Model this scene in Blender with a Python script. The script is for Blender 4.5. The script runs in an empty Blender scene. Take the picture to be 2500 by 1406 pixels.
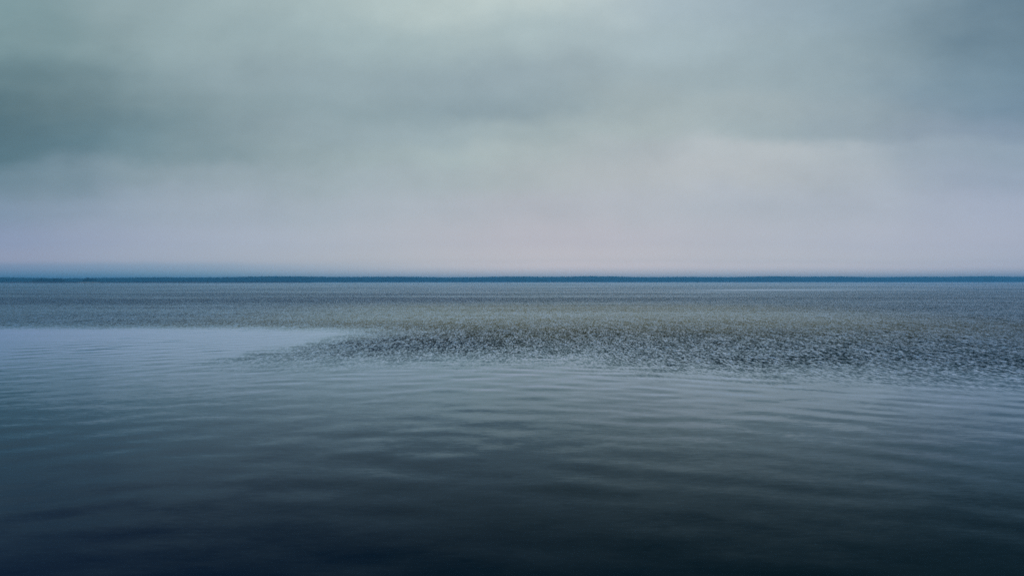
import bpy, math, random
import numpy as np
from mathutils import Vector

random.seed(7)
rng = np.random.default_rng(11)
scene = bpy.context.scene
col = scene.collection
R = math.radians

# ------------------------------------------------------------------ camera
CAM_H = 3.0
cam_d = bpy.data.cameras.new("camera")
cam = bpy.data.objects.new("camera", cam_d)
col.objects.link(cam)
cam_d.sensor_width = 36.0
cam_d.lens = 28.04
cam_d.clip_start = 0.1
cam_d.clip_end = 20000.0
cam.location = (0.0, 0.0, CAM_H)
cam.rotation_euler = (R(90.0 - 0.50), 0.0, 0.0)
scene.camera = cam

# ------------------------------------------------------------------ view
vs = scene.view_settings
vs.view_transform = 'Standard'
vs.look = 'None'
vs.exposure = 0.0
vs.gamma = 1.0
vs.use_curve_mapping = False
scene.cycles.use_denoising = False
scene.cycles.max_bounces = 6
scene.cycles.volume_bounces = 1
scene.cycles.glossy_bounces = 3
scene.cycles.sample_clamp_direct = 2.0
scene.cycles.sample_clamp_indirect = 1.0
scene.cycles.caustics_reflective = False
scene.cycles.caustics_refractive = False


def lin(c):
    out = []
    for v in c:
        v /= 255.0
        out.append(v / 12.92 if v <= 0.04045 else ((v + 0.055) / 1.055) ** 2.4)
    return tuple(out)


# ------------------------------------------------------------------ node helper
class NB:
    """tiny expression builder for shader node trees"""
    def __init__(self, tree):
        self.t = tree
        self.n = tree.nodes
        self.l = tree.links

    def new(self, kind, **kw):
        nd = self.n.new(kind)
        for k, v in kw.items():
            setattr(nd, k, v)
        return nd

    def put(self, sock, v):
        if hasattr(v, 'is_output'):
            self.l.new(v, sock)
        else:
            sock.default_value = v

    def m(self, op, a, b=None, c=None, clamp=False):
        nd = self.new('ShaderNodeMath', operation=op, use_clamp=clamp)
        for i, v in enumerate((a, b, c)):
            if v is not None:
                self.put(nd.inputs[i], v)
        return nd.outputs[0]

    def add(self, a, b): return self.m('ADD', a, b)
    def sub(self, a, b): return self.m('SUBTRACT', a, b)
    def mul(self, a, b): return self.m('MULTIPLY', a, b)
    def div(self, a, b): return self.m('DIVIDE', a, b)

    def smooth(self, v, lo, hi, a=0.0, b=1.0):
        nd = self.new('ShaderNodeMapRange', interpolation_type='SMOOTHSTEP')
        self.put(nd.inputs[0], v)
        for i, x in enumerate((lo, hi, a, b)):
            self.put(nd.inputs[i + 1], x)
        return nd.outputs[0]

    def linear(self, v, lo, hi, a=0.0, b=1.0):
        nd = self.new('ShaderNodeMapRange')
        self.put(nd.inputs[0], v)
        for i, x in enumerate((lo, hi, a, b)):
            self.put(nd.inputs[i + 1], x)
        return nd.outputs[0]

    def vec(self, x, y, z):
        nd = self.new('ShaderNodeCombineXYZ')
        for i, v in enumerate((x, y, z)):
            self.put(nd.inputs[i], v)
        return nd.outputs[0]

    def sep(self, v):
        nd = self.new('ShaderNodeSeparateXYZ')
        self.put(nd.inputs[0], v)
        return nd.outputs

    def noise(self, v, scale, detail=2.0, rough=0.5, dist=0.0, dim='3D'):
        nd = self.new('ShaderNodeTexNoise', noise_dimensions=dim)
        self.put(nd.inputs['Vector'], v)
        nd.inputs['Scale'].default_value = scale
        nd.inputs['Detail'].default_value = detail
        nd.inputs['Roughness'].default_value = rough
        nd.inputs['Distortion'].default_value = dist
        return nd.outputs

    def ramp(self, f, stops, interp='B_SPLINE'):
        nd = self.new('ShaderNodeValToRGB')
        cr = nd.color_ramp
        cr.interpolation = interp
        els = cr.elements
        while len(els) < len(stops):
            els.new(0.5)
        for e, (p, c) in zip(els, sorted(stops, key=lambda s: s[0])):
            e.position = p
            e.color = (*c, 1.0) if len(c) == 3 else c
        self.put(nd.inputs[0], f)
        return nd.outputs[0]

    def mix(self, f, a, b, mode='MIX'):
        nd = self.new('ShaderNodeMix', data_type='RGBA', blend_type=mode)
        self.put(nd.inputs[0], f)
        self.put(nd.inputs[6], a)
        self.put(nd.inputs[7], b)
        return nd.outputs[2]


# ------------------------------------------------------------------ world: overcast sky
SUN_EL, SUN_AZ = R(58.0), R(4.0)
world = bpy.data.worlds.new("World")
scene.world = world
world.use_nodes = True
wt = world.node_tree
wt.nodes.clear()
W = NB(wt)
F_PX, X_C, Y_H = 1947.0, 1250.0, 686.0
tc = W.new('ShaderNodeTexCoord')
dx, dy, dz = W.sep(tc.outputs['Generated'])
hlen = W.m('SQRT', W.add(W.mul(dx, dx), W.mul(dy, dy)))
az0 = W.m('ARCTAN2', dx, dy)
v0 = W.div(dz, W.m('MAXIMUM', dy, W.m('MAXIMUM', W.mul(hlen, 0.7), 0.02)))
# soft billows: the cloud deck is warped by slow noise, flattened towards the horizon
wv = W.vec(W.mul(az0, 1.0), W.mul(v0, 1.35), 3.7)
nA = W.noise(wv, 3.2, 3.0, 0.55)
nB_ = W.noise(W.vec(az0, W.mul(v0, 1.5), 9.1), 9.0, 4.0, 0.55)
na = W.sep(nA[1])
nb = W.sep(nB_[1])
far_fade = W.smooth(v0, 0.0, 0.14, 0.08, 1.0)
az = W.add(az0, W.mul(W.add(W.mul(W.sub(na[0], 0.5), 0.16), W.mul(W.sub(nb[0], 0.5), 0.13)), far_fade))
v = W.add(v0, W.mul(W.add(W.mul(W.sub(na[1], 0.5), 0.06), W.mul(W.sub(nb[1], 0.5), 0.055)), far_fade))

XS = [0, 310, 625, 940, 1250, 1560, 1875, 2190, 2500]
ROWS = [
 (-120, [(136,160,162),(152,172,175),(164,182,184),(178,194,193),(186,201,199),(176,191,195),(164,181,190),(144,165,175),(112,136,152)]),
 (0,   [(122,150,154),(150,170,173),(160,180,182),(174,191,190),(197,210,206),(173,189,194),(158,177,187),(136,158,168),(94,121,138)]),
 (100, [(118,145,149),(146,167,170),(155,175,178),(160,179,181),(169,186,187),(168,185,190),(160,178,184),(134,156,166),(96,122,138)]),
 (200, [(92,120,127),(130,153,158),(146,165,170),(149,168,173),(147,165,172),(160,176,180),(156,173,178),(140,160,170),(104,132,150)]),
 (260, [(84,112,120),(120,144,150),(138,158,163),(146,165,170),(134,153,161),(164,179,181),(163,176,179),(136,155,167),(110,136,155)]),
 (320, [(78,108,119),(106,133,141),(132,152,158),(158,175,180),(158,175,178),(175,186,186),(152,168,173),(148,163,175),(128,148,168)]),
 (370, [(80,111,123),(106,135,145),(136,156,162),(160,176,179),(178,191,190),(166,175,180),(188,194,196),(160,174,185),(142,160,177)]),
 (430, [(100,128,144),(134,154,164),(150,166,174),(162,176,182),(176,186,187),(178,183,187),(183,189,192),(167,178,190),(150,165,184)]),
 (510, [(123,145,168),(152,166,182),(163,175,187),(173,183,191),(182,184,192),(181,186,193),(176,184,194),(175,183,195),(165,175,195)]),
 (590, [(142,156,185),(164,174,193),(174,183,197),(184,189,197),(193,190,198),(191,190,198),(185,190,200),(182,187,201),(174,181,199)]),
 (635, [(157,163,187),(172,181,197),(181,187,197),(194,196,200),(205,200,204),(203,199,203),(195,197,204),(193,195,204),(180,186,202)]),
 (652, [(137,154,182),(149,170,191),(167,181,196),(198,200,204),(217,209,211),(216,208,211),(208,206,211),(205,203,211),(189,192,207)]),
 (672, [(122,150,179),(132,165,185),(160,181,193),(190,196,202),(207,204,207),(207,204,207),(201,201,206),(196,198,205),(176,184,199)]),
]
t_az = W.linear(az, -0.62, 0.62)
cols = []
for yy, cs in ROWS:
    stops = [((math.atan((x - X_C) / F_PX) + 0.62) / 1.24, lin(c)) for x, c in zip(XS, cs)]
    # beyond the frame the deck drifts back to its own average tone
    avg = tuple(np.mean([lin(c) for c in cs], axis=0))
    stops = [(0.0, stops[0][1])] + stops + [(1.0, stops[-1][1])]
    ramp = W.ramp(t_az, stops)
    side = W.smooth(W.m('ABSOLUTE', az), 0.62, 1.4)
    cols.append(((Y_H - yy) / F_PX, W.mix(side, ramp, (*avg, 1.0))))
cols.sort(key=lambda s: s[0])
cur = cols[0][1]
for (va, _), (vb, cb) in zip(cols[:-1], cols[1:]):
    cur = W.mix(W.smooth(v, va, vb), cur, cb)
cur = W.mix(W.smooth(v, 0.42, 1.1), cur, (*lin((160, 178, 186)), 1.0))
# faint cloud structure
fine = W.noise(W.vec(W.mul(az0, 1.0), W.mul(v0, 1.25), 1.3), 8.0, 5.0, 0.62)[0]
gain = W.add(1.025, W.mul(W.mul(W.sub(fine, 0.5), 0.32), far_fade))
cur = W.mix(1.0, cur, W.vec(gain, gain, gain), 'MULTIPLY')
# the clear sky above the cloud deck shows through it a little
nis = W.new('ShaderNodeTexSky')
nis.sky_type = 'NISHITA'
nis.sun_disc = False
nis.sun_elevation = SUN_EL
nis.sun_rotation = SUN_AZ
nis.air_density = 1.2
nis.dust_density = 2.0
nis_s = W.mix(1.0, nis.outputs[0], (0.06, 0.06, 0.06, 1.0), 'MULTIPLY')
cur = W.mix(0.06, cur, nis_s)
bg = W.new('ShaderNodeBackground')
W.put(bg.inputs[0], cur)
bg.inputs[1].default_value = 1.0
wo = W.new('ShaderNodeOutputWorld')
wt.links.new(bg.outputs[0], wo.inputs[0])

# ------------------------------------------------------------------ sun behind the cloud
sun_d = bpy.data.lights.new("sun", 'SUN')
sun_d.energy = 0.5
sun_d.angle = R(40.0)
sun_d.color = (1.0, 0.97, 0.92)
sun = bpy.data.objects.new("sun", sun_d)
col.objects.link(sun)
sd = Vector((math.sin(SUN_AZ) * math.cos(SUN_EL), math.cos(SUN_AZ) * math.cos(SUN_EL), math.sin(SUN_EL)))
sun.location = sd * 60.0
sun.rotation_euler = (-sd).to_track_quat('-Z', 'Y').to_euler()


# ------------------------------------------------------------------ mesh helpers
def mesh_from(name, verts, faces, smooth=False):
    me = bpy.data.meshes.new(name)
    verts = np.asarray(verts, dtype=np.float32)
    faces = np.asarray(faces, dtype=np.int32)
    k = faces.shape[1]
    me.vertices.add(len(verts))
    me.vertices.foreach_set('co', verts.ravel())
    me.loops.add(faces.size)
    me.loops.foreach_set('vertex_index', faces.ravel())
    me.polygons.add(len(faces))
    me.polygons.foreach_set('loop_start', np.arange(0, faces.size, k, dtype=np.int32))
    me.polygons.foreach_set('loop_total', np.full(len(faces), k, dtype=np.int32))
    me.polygons.foreach_set('use_smooth', np.full(len(faces), smooth))
    me.update(calc_edges=True)
    return me


def link(name, me, mat=None, parent=None, kind=None, label=None, cat=None, group=None):
    o = bpy.data.objects.new(name, me)
    col.objects.link(o)
    if mat is not None and me is not None:
        me.materials.clear()
        me.materials.append(mat)
    if parent:
        o.parent = parent
    for k, val in (('kind', kind), ('label', label), ('category', cat), ('group', group)):
        if val:
            o[k] = val
    return o


def material(name):
    mt = bpy.data.materials.new(name)
    mt.use_nodes = True
    mt.node_tree.nodes.clear()
    return mt, NB(mt.node_tree)


def out(nb, shader):
    o = nb.new('ShaderNodeOutputMaterial')
    nb.l.new(shader, o.inputs[0])


# ------------------------------------------------------------------ water material
wm, N = material("estuary_water")
tcw = N.new('ShaderNodeTexCoord')
P = tcw.outputs['Object']
px, py, pz = N.sep(P)
# where the breeze ruffles the surface (metres on the water): calm bay at left, calm water near the bank
wob = N.sep(N.noise(N.vec(N.mul(px, 0.30), N.mul(py, 0.24), 0.0), 1.0, 6.0, 0.72)[1])
slant = N.mul(N.sub(38.0, N.m('MINIMUM', py, 60.0)), 0.32)
wx = N.add(N.add(px, slant), N.mul(N.sub(wob[0], 0.5), 8.0))
wy = N.add(py, N.mul(N.sub(wob[1], 0.5), 8.0))
EDGE = [(-60, 53.5), (-34, 52.6), (-26, 51.7), (-18, 51.0), (-13, 48), (-10.5, 41), (-8.5, 32.5), (-5, 31.0),
        (0, 32.0), (4.5, 32.0), (8.1, 29.0), (12.5, 28.0), (18, 26.0), (60, 21.0)]
edge = N.ramp(N.linear(wx, -60, 60), [((x + 60) / 120.0, (y / 60.0,) * 3) for x, y in EDGE], 'LINEAR')
rel = N.sub(wy, N.mul(edge, 60.0))
ruff = N.m('POWER', N.smooth(rel, -8.0, 9.0), 1.5)
# the breeze dies away towards the calm bay, leaving a thin tongue of ripples
tongue = N.mul(N.smooth(wx, -13.0, -3.0, 0.80, 0.0), N.smooth(py, 46.0, 54.0, 1.0, 0.0))
ruff = N.mul(ruff, N.sub(1.0, tongue))
# gust bands, stretched across the view
gust = N.noise(N.vec(N.mul(px, 0.012), N.mul(py, 0.035), 4.0), 1.0, 4.0, 0.6)[0]
gust = N.smooth(gust, 0.32, 0.60, 0.62, 1.2)
dist_f = N.ramp(N.m('POWER', N.linear(py, 0.0, 2500.0), 0.5),
                [(0.0, (1.0,) * 3), (0.135, (1.0,) * 3), (0.155, (0.95,) * 3), (0.178, (0.88,) * 3), (0.23, (1.0,) * 3),
                 (0.31, (0.75,) * 3), (0.51, (0.45,) * 3), (0.7, (0.3,) * 3), (0.82, (0.2,) * 3), (0.93, (0.04,) * 3)], 'EASE')
# long thin slicks far out
slick = N.noise(N.vec(N.mul(px, 0.006), N.add(N.mul(py, 0.05), N.mul(px, 0.004)), 8.0), 1.0, 2.0, 0.5)[0]
slick = N.mul(N.smooth(slick, 0.59, 0.66), N.smooth(py, 150.0, 260.0))
chop = N.mul(N.mul(N.mul(ruff, gust), dist_f), N.sub(1.0, N.mul(slick, 0.85)))
# slopes of the wavelets
c1a = N.sep(N.noise(N.vec(N.mul(px, 13.0), N.mul(py, 3.6), 0.0), 1.0, 2.0, 0.65)[1])
c1b = N.sep(N.noise(N.vec(N.mul(px, 2.4), N.mul(py, 0.40), 5.0), 1.0, 3.0, 0.85)[1])
c1 = [N.add(N.mul(c1a[i], 0.74), N.mul(c1b[i], 0.26)) for i in range(2)]
SL = 2.6
sx = N.mul(N.mul(N.sub(c1[0], 0.5), SL * 0.7), chop)
sy = N.mul(N.mul(N.sub(c1[1], 0.43), SL), chop)
# faint capillary grain everywhere, and long low ripples on the calm water
c2 = N.sep(N.noise(N.vec(N.mul(px, 3.2), N.mul(py, 8.0), 2.0), 1.0, 4.0, 0.75)[1])
c3 = N.sep(N.noise(N.vec(N.mul(px, 0.10), N.mul(py, 0.9), 6.0), 1.0, 3.0, 0.55)[1])
sx = N.add(sx, N.mul(N.sub(c2[0], 0.5), 0.03))
sy = N.add(sy, N.add(N.mul(N.sub(c2[1], 0.5), 0.062), N.mul(N.sub(c3[1], 0.5), 0.020)))
geo = N.new('ShaderNodeNewGeometry')
nx, ny, nz = N.sep(geo.outputs['Normal'])
nv = N.new('ShaderNodeVectorMath', operation='NORMALIZE')
N.l.new(N.vec(N.sub(nx, sx), N.sub(ny, sy), nz), nv.inputs[0])
NRM = nv.outputs[0]
lw = N.new('ShaderNodeLayerWeight')
lw.inputs[0].default_value = 0.5
N.l.new(NRM, lw.inputs['Normal'])
cosv = N.sub(1.0, lw.outputs['Facing'])
REFL = N.m('EXPONENT', N.mul(N.m('POWER', N.div(cosv, 0.171), 2.2), -1.0))
gl = N.new('ShaderNodeBsdfGlossy')
gl.inputs['Color'].default_value = (0.75, 0.89, 1.0, 1.0)
gl.inputs['Roughness'].default_value = 0.03
N.l.new(NRM, gl.inputs['Normal'])
# body colour: warm brown patch in mid-channel, dark green-blue elsewhere
warm_patch = N.mul(N.smooth(N.m('ABSOLUTE', N.sub(N.add(py, N.mul(N.sub(wob[2], 0.5), 24.0)), 76.0)), 10.0, 44.0, 1.0, 0.0),
              N.smooth(N.m('ABSOLUTE', N.sub(px, 6.0)), 12.0, 40.0, 1.0, 0.0))
body_lens_cast = N.mix(N.smooth(N.add(px, N.mul(N.sub(wob[0], 0.5), 3.0)), -9.0, 3.0), (0.001, 0.010, 0.042, 1.0), (0.001, 0.011, 0.018, 1.0))  # bluer to the left: the lens's corner cast painted into the water colour
body_c = N.mix(warm_patch, body_lens_cast, (0.175, 0.155, 0.085, 1.0))
df = N.new('ShaderNodeBsdfDiffuse')
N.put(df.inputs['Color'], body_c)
mx = N.new('ShaderNodeMixShader')
N.put(mx.inputs[0], REFL)
N.l.new(df.outputs[0], mx.inputs[1])
N.l.new(gl.outputs[0], mx.inputs[2])
out(N, mx.outputs[0])


# ------------------------------------------------------------------ water sheet with real swell
def graded(lo, fine_lo, fine_hi, hi, step, growth):
    mid = list(np.arange(fine_lo, fine_hi + 1e-6, step))
    a, s, x = [], step, fine_hi
    while x < hi:
        s *= growth
        x = min(x + s, hi)
        a.append(x)
    b, s, x = [], step, fine_lo
    while x > lo:
        s *= growth
        x = max(x - s, lo)
        b.append(x)
    return np.array(b[::-1] + mid + a)


gx = graded(-3000, -20, 20, 3000, 0.10, 1.06)
gy = graded(-60, 5, 50, 3900, 0.085, 1.05)
spx = np.gradient(gx)
spy = np.gradient(gy)
GX, GY = np.meshgrid(gx, gy)
SPX, SPY = np.meshgrid(spx, spy)
SP = np.maximum(SPX, SPY)
U = GY + 9.0 * (np.sqrt(1.0 + ((GX + 2.5) / 13.0) ** 2) - 1.0)
Z = np.zeros_like(GX)
env1 = 0.75 + 0.45 * np.sin(GX * 0.21 + 1.0 + 0.13 * GY) * np.sin(GY * 0.17 + 0.4 - 0.06 * GX)
n_w = 70
for i in range(n_w):
    lam = math.exp(rng.uniform(math.log(0.48), math.log(2.2)))
    k = 2 * math.pi / lam
    th = rng.normal(0.0, 0.50) + (0.10 if i % 3 else -0.25)
    slope = 0.0155 * math.sqrt(2.0 / n_w) * (lam / 1.6) ** 0.15
    w = np.clip((lam / 5.0 - SP) / (lam / 10.0), 0.0, 1.0)
    Z += w * env1 * slope / k * np.sin(k * (U * math.cos(th) + GX * math.sin(th)) + rng.uniform(0, 6.283))
nyv, nxv = GX.shape
idx = np.arange(nyv * nxv).reshape(nyv, nxv)
wf = np.stack([idx[:-1, :-1], idx[:-1, 1:], idx[1:, 1:], idx[1:, :-1]], axis=-1).reshape(-1, 4)
water_me = mesh_from('water', np.stack([GX, GY, Z], -1).reshape(-1, 3), wf, True)
link('water', water_me, wm, kind='structure', label='still dark blue-grey estuary water with a ruffled band')


# ------------------------------------------------------------------ land materials
def earthy(name, c1_, c2_, scale, rough=0.9):
    mt, nb = material(name)
    t = nb.new('ShaderNodeTexCoord')
    f = nb.noise(t.outputs['Object'], scale, 4.0, 0.6)[0]
    bs = nb.new('ShaderNodeBsdfPrincipled')
    nb.put(bs.inputs['Base Color'], nb.mix(nb.smooth(f, 0.35, 0.65), (*c1_, 1), (*c2_, 1)))
    bs.inputs['Roughness'].default_value = rough
    bs.inputs['Specular IOR Level'].default_value = 0.2
    out(nb, bs.outputs[0])
    return mt


m_soil = earthy('forest_soil', (0.03, 0.026, 0.02), (0.05, 0.042, 0.03), 0.08)
m_marsh = earthy('marsh_mud', (0.035, 0.025, 0.022), (0.06, 0.042, 0.034), 0.2)
m_sand = earthy('pale_sand', (0.42, 0.36, 0.31), (0.52, 0.46, 0.40), 0.3)
m_reed = earthy('dry_reed', (0.20, 0.115, 0.085), (0.30, 0.19, 0.135), 0.05)
m_leaf = earthy('woodland_leaf', (0.022, 0.040, 0.020), (0.050, 0.072, 0.030), 0.09)
m_leaf_d = earthy('evergreen_leaf', (0.012, 0.022, 0.012), (0.026, 0.040, 0.020), 0.4)
m_bark = earthy('bark', (0.06, 0.045, 0.035), (0.11, 0.085, 0.065), 1.5)


def shore_y(x):
    """front edge of the wooded far shore"""
    x = np.asarray(x, dtype=float)
    x = np.maximum(x, -1150.0) + 0.02 * x
    return 2200 + 0.42 * x - 0.10 * np.sqrt(x * x + 200.0 ** 2) + 26 * np.sin(x * 0.006 + 1.0) + 11 * np.sin(x * 0.021 + 0.3) + 4 * np.sin(x * 0.07)


# wooded land: one sheet, low muddy bank at the water, rising gently inland
lx = np.linspace(-2950, 2950, 700)
rows = [(-4, -0.6), (0, 0.05), (2.5, 0.7), (6, 1.0), (30, 1.3), (120, 1.9), (700, 3.0), (1000, 3.0)]
lv = np.array([[x, min(shore_y(x) + o, 3890.0), h + (0.25 * math.sin(x * 0.05 + o) if h > 0.5 else 0)] for o, h in rows for x in lx])
li = np.arange(len(rows) * len(lx)).reshape(len(rows), len(lx))
lf = np.stack([li[:-1, :-1], li[:-1, 1:], li[1:, 1:], li[1:, :-1]], -1).reshape(-1, 4)
link('far_shore', mesh_from('far_shore', lv, lf, True), m_soil, kind='structure',
     label='low dark bank of the wooded far shore')

# marsh spit reaching in from the left
MX = np.linspace(-1900, -360, 420)


def marsh_front(x):
    x = np.asarray(x, dtype=float)
    t = np.clip((x + 700) / 340.0, 0, 1)
    return 1212 + 190 * t ** 2.2 + 9 * np.sin(x * 0.03) + 4 * np.sin(x * 0.11 + 1)


def marsh_depth(x):
    x = np.asarray(x, dtype=float)
    return 20 + 480 * np.clip((-370 - x) / 500.0, 0, 1) ** 0.8


mrows = [(-0.004, -0.6), (0.0, 0.05), (0.004, 0.32), (0.02, 0.5), (0.3, 0.6), (0.9, 0.5), (1.0, -0.6)]
mv = np.array([[x, marsh_front(x) + f * marsh_depth(x), h] for f, h in mrows for x in MX])
mi = np.arange(len(mrows) * len(MX)).reshape(len(mrows), len(MX))
mf = np.stack([mi[:-1, :-1], mi[:-1, 1:], mi[1:, 1:], mi[1:, :-1]], -1).reshape(-1, 4)
link('marsh', mesh_from('marsh', mv, mf, True), m_marsh, kind='structure', label='flat brown tidal marsh along the left shore')


# pale sand strip below the right-hand clump of trees
sx_ = np.linspace(-660, -632, 30)
sv, sr = [], [(0.0, -0.25), (0.8, 0.55), (2.5, 0.95), (5.0, 0.9), (7.0, 0.3)]
for o, h in sr:
    for x in sx_:
        e = 1 - ((x + 646) / 14.0) ** 2
        sv.append((x, marsh_front(x) + 4.5 + o, 0.30 + h * max(e, 0) ** 0.5))
si = np.arange(len(sr) * len(sx_)).reshape(len(sr), len(sx_))
sf = np.stack([si[:-1, :-1], si[:-1, 1:], si[1:, 1:], si[1:, :-1]], -1).reshape(-1, 4)
link('sand_bank', mesh_from('sand_bank', sv, sf, True), m_sand, kind='structure', label='pale strip of sand on the marsh edge')

# reeds: tufts of tapering blades, one mass nobody could count
n_t = 16000
tx = rng.uniform(-1500, -372, n_t)
tf = np.abs(rng.normal(0.0, 0.10, n_t)) + 0.012
keep = np.ones(n_t, bool)
keep &= ~((tx > -662) & (tx < -630) & (tf < 0.05))
tx, tf = tx[keep], tf[keep]
ty = marsh_front(tx) + np.minimum(tf, 0.85) * marsh_depth(tx)
dens = 0.5 + 0.5 * np.sin(tx * 0.045 + 0.5) * np.sin(tx * 0.013 + 2.0)
hgt = (0.7 + 0.8 * dens) * rng.uniform(0.7, 1.2, len(tx))
V, Fc = [], []
for b in range(5):
    a = rng.uniform(0, 6.283, len(tx))
    r = rng.uniform(0.1, 0.9, len(tx))
    bx, by = tx + np.cos(a) * r, ty + np.sin(a) * r
    wv_ = 0.16
    lean = rng.normal(0, 0.25, (2, len(tx)))
    base = len(V) * 3 * len(tx)
    tri = np.stack([np.stack([bx - np.sin(a) * wv_, by + np.cos(a) * wv_, np.full_like(bx, 0.2)], -1),
                    np.stack([bx + np.sin(a) * wv_, by - np.cos(a) * wv_, np.full_like(bx, 0.2)], -1),
                    np.stack([bx + lean[0], by + lean[1], 0.5 + hgt], -1)], 1)
    V.append(tri.reshape(-1, 3))
    Fc.append(np.arange(base, base + 3 * len(tx)).reshape(-1, 3))
link('marsh_reeds', mesh_from('marsh_reeds', np.concatenate(V), np.concatenate(Fc)), m_reed, kind='stuff',
     label='dry brown reeds covering the marsh on the left shore')


# ------------------------------------------------------------------ trees
def ico():
    p = (1 + 5 ** 0.5) / 2
    v_ = np.array([(-1, p, 0), (1, p, 0), (-1, -p, 0), (1, -p, 0), (0, -1, p), (0, 1, p), (0, -1, -p), (0, 1, -p),
                   (p, 0, -1), (p, 0, 1), (-p, 0, -1), (-p, 0, 1)], float)
    v_ /= np.linalg.norm(v_[0])
    f_ = np.array([(0, 11, 5), (0, 5, 1), (0, 1, 7), (0, 7, 10), (0, 10, 11), (1, 5, 9), (5, 11, 4), (11, 10, 2), (10, 7, 6),
                   (7, 1, 8), (3, 9, 4), (3, 4, 2), (3, 2, 6), (3, 6, 8), (3, 8, 9), (4, 9, 5), (2, 4, 11), (6, 2, 10), (8, 6, 7), (9, 8, 1)])
    return v_, f_


IV, IF = ico()


def trunk_geo(h, r, seg=5):
    vs_, fs_ = [], []
    lev = [(0, 1.25), (0.15, 1.0), (0.6, 0.7), (1.0, 0.2)]
    bend = rng.normal(0, 0.03 * h, 2)
    for t, k_ in lev:
        for j in range(seg):
            a = 2 * math.pi * j / seg
            vs_.append((math.cos(a) * r * k_ + bend[0] * t * t, math.sin(a) * r * k_ + bend[1] * t * t, h * t))
    for i in range(len(lev) - 1):
        for j in range(seg):
            a, b = i * seg + j, i * seg + (j + 1) % seg
            fs_ += [(a, b, b + seg), (a, b + seg, a + seg)]
    return np.array(vs_), np.array(fs_)


def limb_geo(p0, p1, r):
    p0, p1 = np.array(p0), np.array(p1)
    d = p1 - p0
    u = np.cross(d, (0, 0, 1.0))
    u /= np.linalg.norm(u) + 1e-9
    w_ = np.cross(d, u)
    w_ /= np.linalg.norm(w_) + 1e-9
    vs_ = [p0 + r * (math.cos(a) * u + math.sin(a) * w_) for a in (0, 2.1, 4.2)] + [p1]
    return np.array(vs_), np.array([(0, 1, 3), (1, 2, 3), (2, 0, 3)])


def join(parts):
    vs_, fs_, n = [], [], 0
    for a, b in parts:
        vs_.append(a)
        fs_.append(b + n)
        n += len(a)
    return np.concatenate(vs_), np.concatenate(fs_)


def crown_geo(kind, h, width, clumps):
    """uneven crown: many small jagged leaf clumps spread through its volume"""
    parts = []
    for i in range(clumps):
        if kind == 'pine':
            t = rng.uniform(0.38, 1.0)
            rad = width * 0.5 * (1.08 - t) ** 0.55 * rng.uniform(0.2, 1.0)
            cz = h * t
            cs_ = width * rng.uniform(0.16, 0.28)
        elif kind == 'thick':
            t = i / (clumps - 1)
            rad = width * 0.25 * rng.uniform(0.0, 1.0)
            cz = h * (0.12 + 0.74 * t)
            cs_ = width * rng.uniform(0.20, 0.27)
        else:
            t = rng.uniform(0.0, 1.0)
            prof = math.sin(math.pi * (0.16 + 0.80 * t)) ** 0.6
            rad = width * 0.5 * prof * math.sqrt(rng.uniform(0.05, 1.0))
            cz = h * (0.16 + 0.80 * t)
            cs_ = width * rng.uniform(0.12, 0.22)
        a = rng.uniform(0, 6.283)
        v_ = IV * (1 + rng.normal(0, 0.28, (12, 1)))
        v_ = v_ * np.array([1.0, 1.0, 0.7]) * cs_ + np.array([math.cos(a) * rad, math.sin(a) * rad, cz])
        parts.append((v_, IF))
    return join(parts)


def rot_z(v_, a):
    c, s = math.cos(a), math.sin(a)
    return v_ @ np.array([[c, s, 0], [-s, c, 0], [0, 0, 1.0]])


# the wood on the far shore: one mass seen from two kilometres
protos = [(crown_geo('round', 1.0, 0.80, 15), trunk_geo(0.8, 0.018)) for _ in range(5)]
protos += [(crown_geo('pine', 1.0, 0.46, 12), trunk_geo(0.95, 0.016)) for _ in range(2)]
dense = [(crown_geo('thick', 1.0, 1.0, 9), trunk_geo(0.8, 0.018)) for _ in range(5)]
LV, LF, TV, TF = [], [], [], []
nl = nt_ = 0
x = -2700.0
while x < 2700.0:
    left = np.clip((x + 1250) / 900.0, 0, 1)
    for row, off in enumerate((8, 16, 26, 40, 58, 78)):
        xx = x + random.uniform(-3, 3)
        yy = float(shore_y(xx)) + off + random.uniform(-4, 4)
        H = (3.0 + (8.2 + 2.2 * left) * yy / F_PX) * random.uniform(0.94, 1.0) + 0.9 * math.sin(xx * 0.0087) + 0.7 * math.sin(xx * 0.023 + 2)
        H = min(H, 19.6)
        if row == 0:
            H *= random.uniform(0.65, 0.95)
        (cv, cf), (tv_, tf_) = random.choice(protos if row < 3 else dense)
        a = random.uniform(0, 6.283)
        s = np.array([H, H, H - 1.0]) * np.array([random.uniform(0.85, 1.25)] * 2 + [1.0])
        q = rot_z(cv, a) * s + np.array([xx, yy, 0.9])
        LV.append(q); LF.append(cf + nl); nl += len(q)
        q = rot_z(tv_, a) * s + np.array([xx, yy, 0.8])
        TV.append(q); TF.append(tf_ + nt_); nt_ += len(q)
    # understorey along the bank
    for _ in range(2):
        xx = x + random.uniform(-3, 3)
        yy = float(shore_y(xx)) + random.uniform(4, 12)
        (cv, cf), _t = random.choice(protos[:5])
        s = random.uniform(3.0, 5.5)
        q = rot_z(cv, random.uniform(0, 6.28)) * np.array([s * 1.5, s * 1.5, s]) + np.array([xx, yy, 0.3])
        LV.append(q); LF.append(cf + nl); nl += len(q)
    x += 6.0
wood = link('far_wood', mesh_from('far_wood', np.concatenate(LV), np.concatenate(LF)), m_leaf, kind='stuff',
            label='hazy blue wood lining the whole far shore')
link('trunks', mesh_from('trunks', np.concatenate(TV), np.concatenate(TF)), m_bark, parent=wood, kind='stuff')


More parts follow.
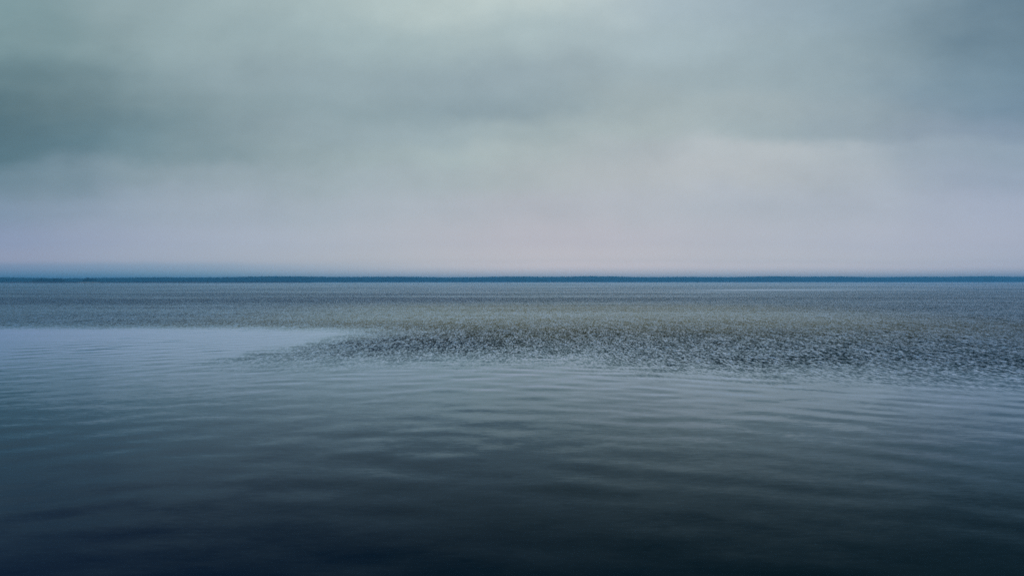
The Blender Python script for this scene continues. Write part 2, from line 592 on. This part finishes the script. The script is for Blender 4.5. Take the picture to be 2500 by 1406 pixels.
def make_tree(h, width, clumps):
    parts = [trunk_geo(h * 0.8, 0.035 * h, 6)]
    for i in range(5):
        a = rng.uniform(0, 6.28)
        z0 = h * rng.uniform(0.2, 0.5)
        parts.append(limb_geo((0, 0, z0), (math.cos(a) * width * 0.35, math.sin(a) * width * 0.35, z0 + h * 0.25), 0.015 * h))
    return mesh_from('trunk', *join(parts)), mesh_from('crown', *crown_geo('round', h, width, clumps))


tree_protos = [make_tree(6.6, 7.2, 70) for _ in range(4)]
shrub_protos = [make_tree(1.7, 3.4, 34) for _ in range(3)]


def place_tree(name, x, y, z, s, rz, proto, label, cat, group):
    root = link(name, None, label=label, cat=cat, group=group)
    root.location = (x, y, z)
    root.rotation_euler = (0, 0, rz)
    root.scale = (s[0], s[1], s[2])
    link('trunk', proto[0], m_bark, parent=root)
    link('crown', proto[1], m_leaf_d, parent=root)
    return root


# broad clump of dark trees near the left edge
for i, (px_, hs) in enumerate([(84, .62), (92, .80), (101, .95), (110, 1.0), (119, .97), (128, .92), (137, .97), (146, .90), (154, .72)]):
    y = 1262 + random.uniform(-6, 6)
    place_tree('marsh_tree', (px_ - X_C) / F_PX * y, y, 0.45, (hs, hs, hs), random.uniform(0, 6.28), tree_protos[i % 4],
               'dark tree in the wide clump on the marsh nearest the left edge', 'tree', 'trees of the wide marsh clump')
# small darker clump beside it
for i, (px_, hs) in enumerate([(208, .90), (216, 1.04), (225, 1.0), (231, .72)]):
    y = 1232 + random.uniform(-3, 3)
    place_tree('marsh_tree', (px_ - X_C) / F_PX * y, y, 0.6, (hs * .85, hs * .85, hs), random.uniform(0, 6.28), tree_protos[(i + 1) % 4],
               'dark tree in the small tight clump above the pale sand strip', 'tree', 'trees of the small marsh clump')
# low shrubs along the marsh edge
for i, (px_, hs, n) in enumerate([(426, 1.0, 3), (439, .8, 2), (488, .7, 2), (606, 1.0, 3), (622, .8, 2), (648, .9, 3)]):
    for j in range(n):
        xx = (px_ + j * 4.5 - X_C) / F_PX * 1240
        y = float(marsh_front(xx)) + 4 + random.uniform(0, 5)
        xx = (px_ + j * 4.5 - X_C) / F_PX * y
        s = hs * random.uniform(.8, 1.1)
        left_group = px_ < 550
        place_tree('marsh_shrub', xx, y, 0.3, (s, s, s * .8), random.uniform(0, 6.28), shrub_protos[(i + j) % 3],
                   'low dark shrub on the reedy marsh edge, middle of the spit' if left_group else 'low dark shrub towards the right tip of the marsh spit',
                   'shrub', 'shrubs in the middle of the marsh' if left_group else 'shrubs at the marsh tip')

# ------------------------------------------------------------------ haze over the water
hm, Hn = material("sea_haze")
pv = Hn.new('ShaderNodeVolumePrincipled')
pv.inputs['Color'].default_value = (0.15, 0.56, 1.0, 1.0)
pv.inputs['Density'].default_value = 4.2e-4
pv.inputs['Anisotropy'].default_value = 0.6
ho = Hn.new('ShaderNodeOutputMaterial')
Hn.l.new(pv.outputs[0], ho.inputs['Volume'])
bx0, bx1, by0, by1, bz0, bz1 = -3060, 3060, -120, 3960, -1.6, 21.5
hv = [(a, b, c) for c in (bz0, bz1) for b in (by0, by1) for a in (bx0, bx1)]
hf = [(0, 2, 3, 1), (4, 5, 7, 6), (0, 1, 5, 4), (2, 6, 7, 3), (0, 4, 6, 2), (1, 3, 7, 5)]
link('haze', mesh_from('haze', hv, hf), hm, kind='stuff', label='thin blue haze lying over the water')
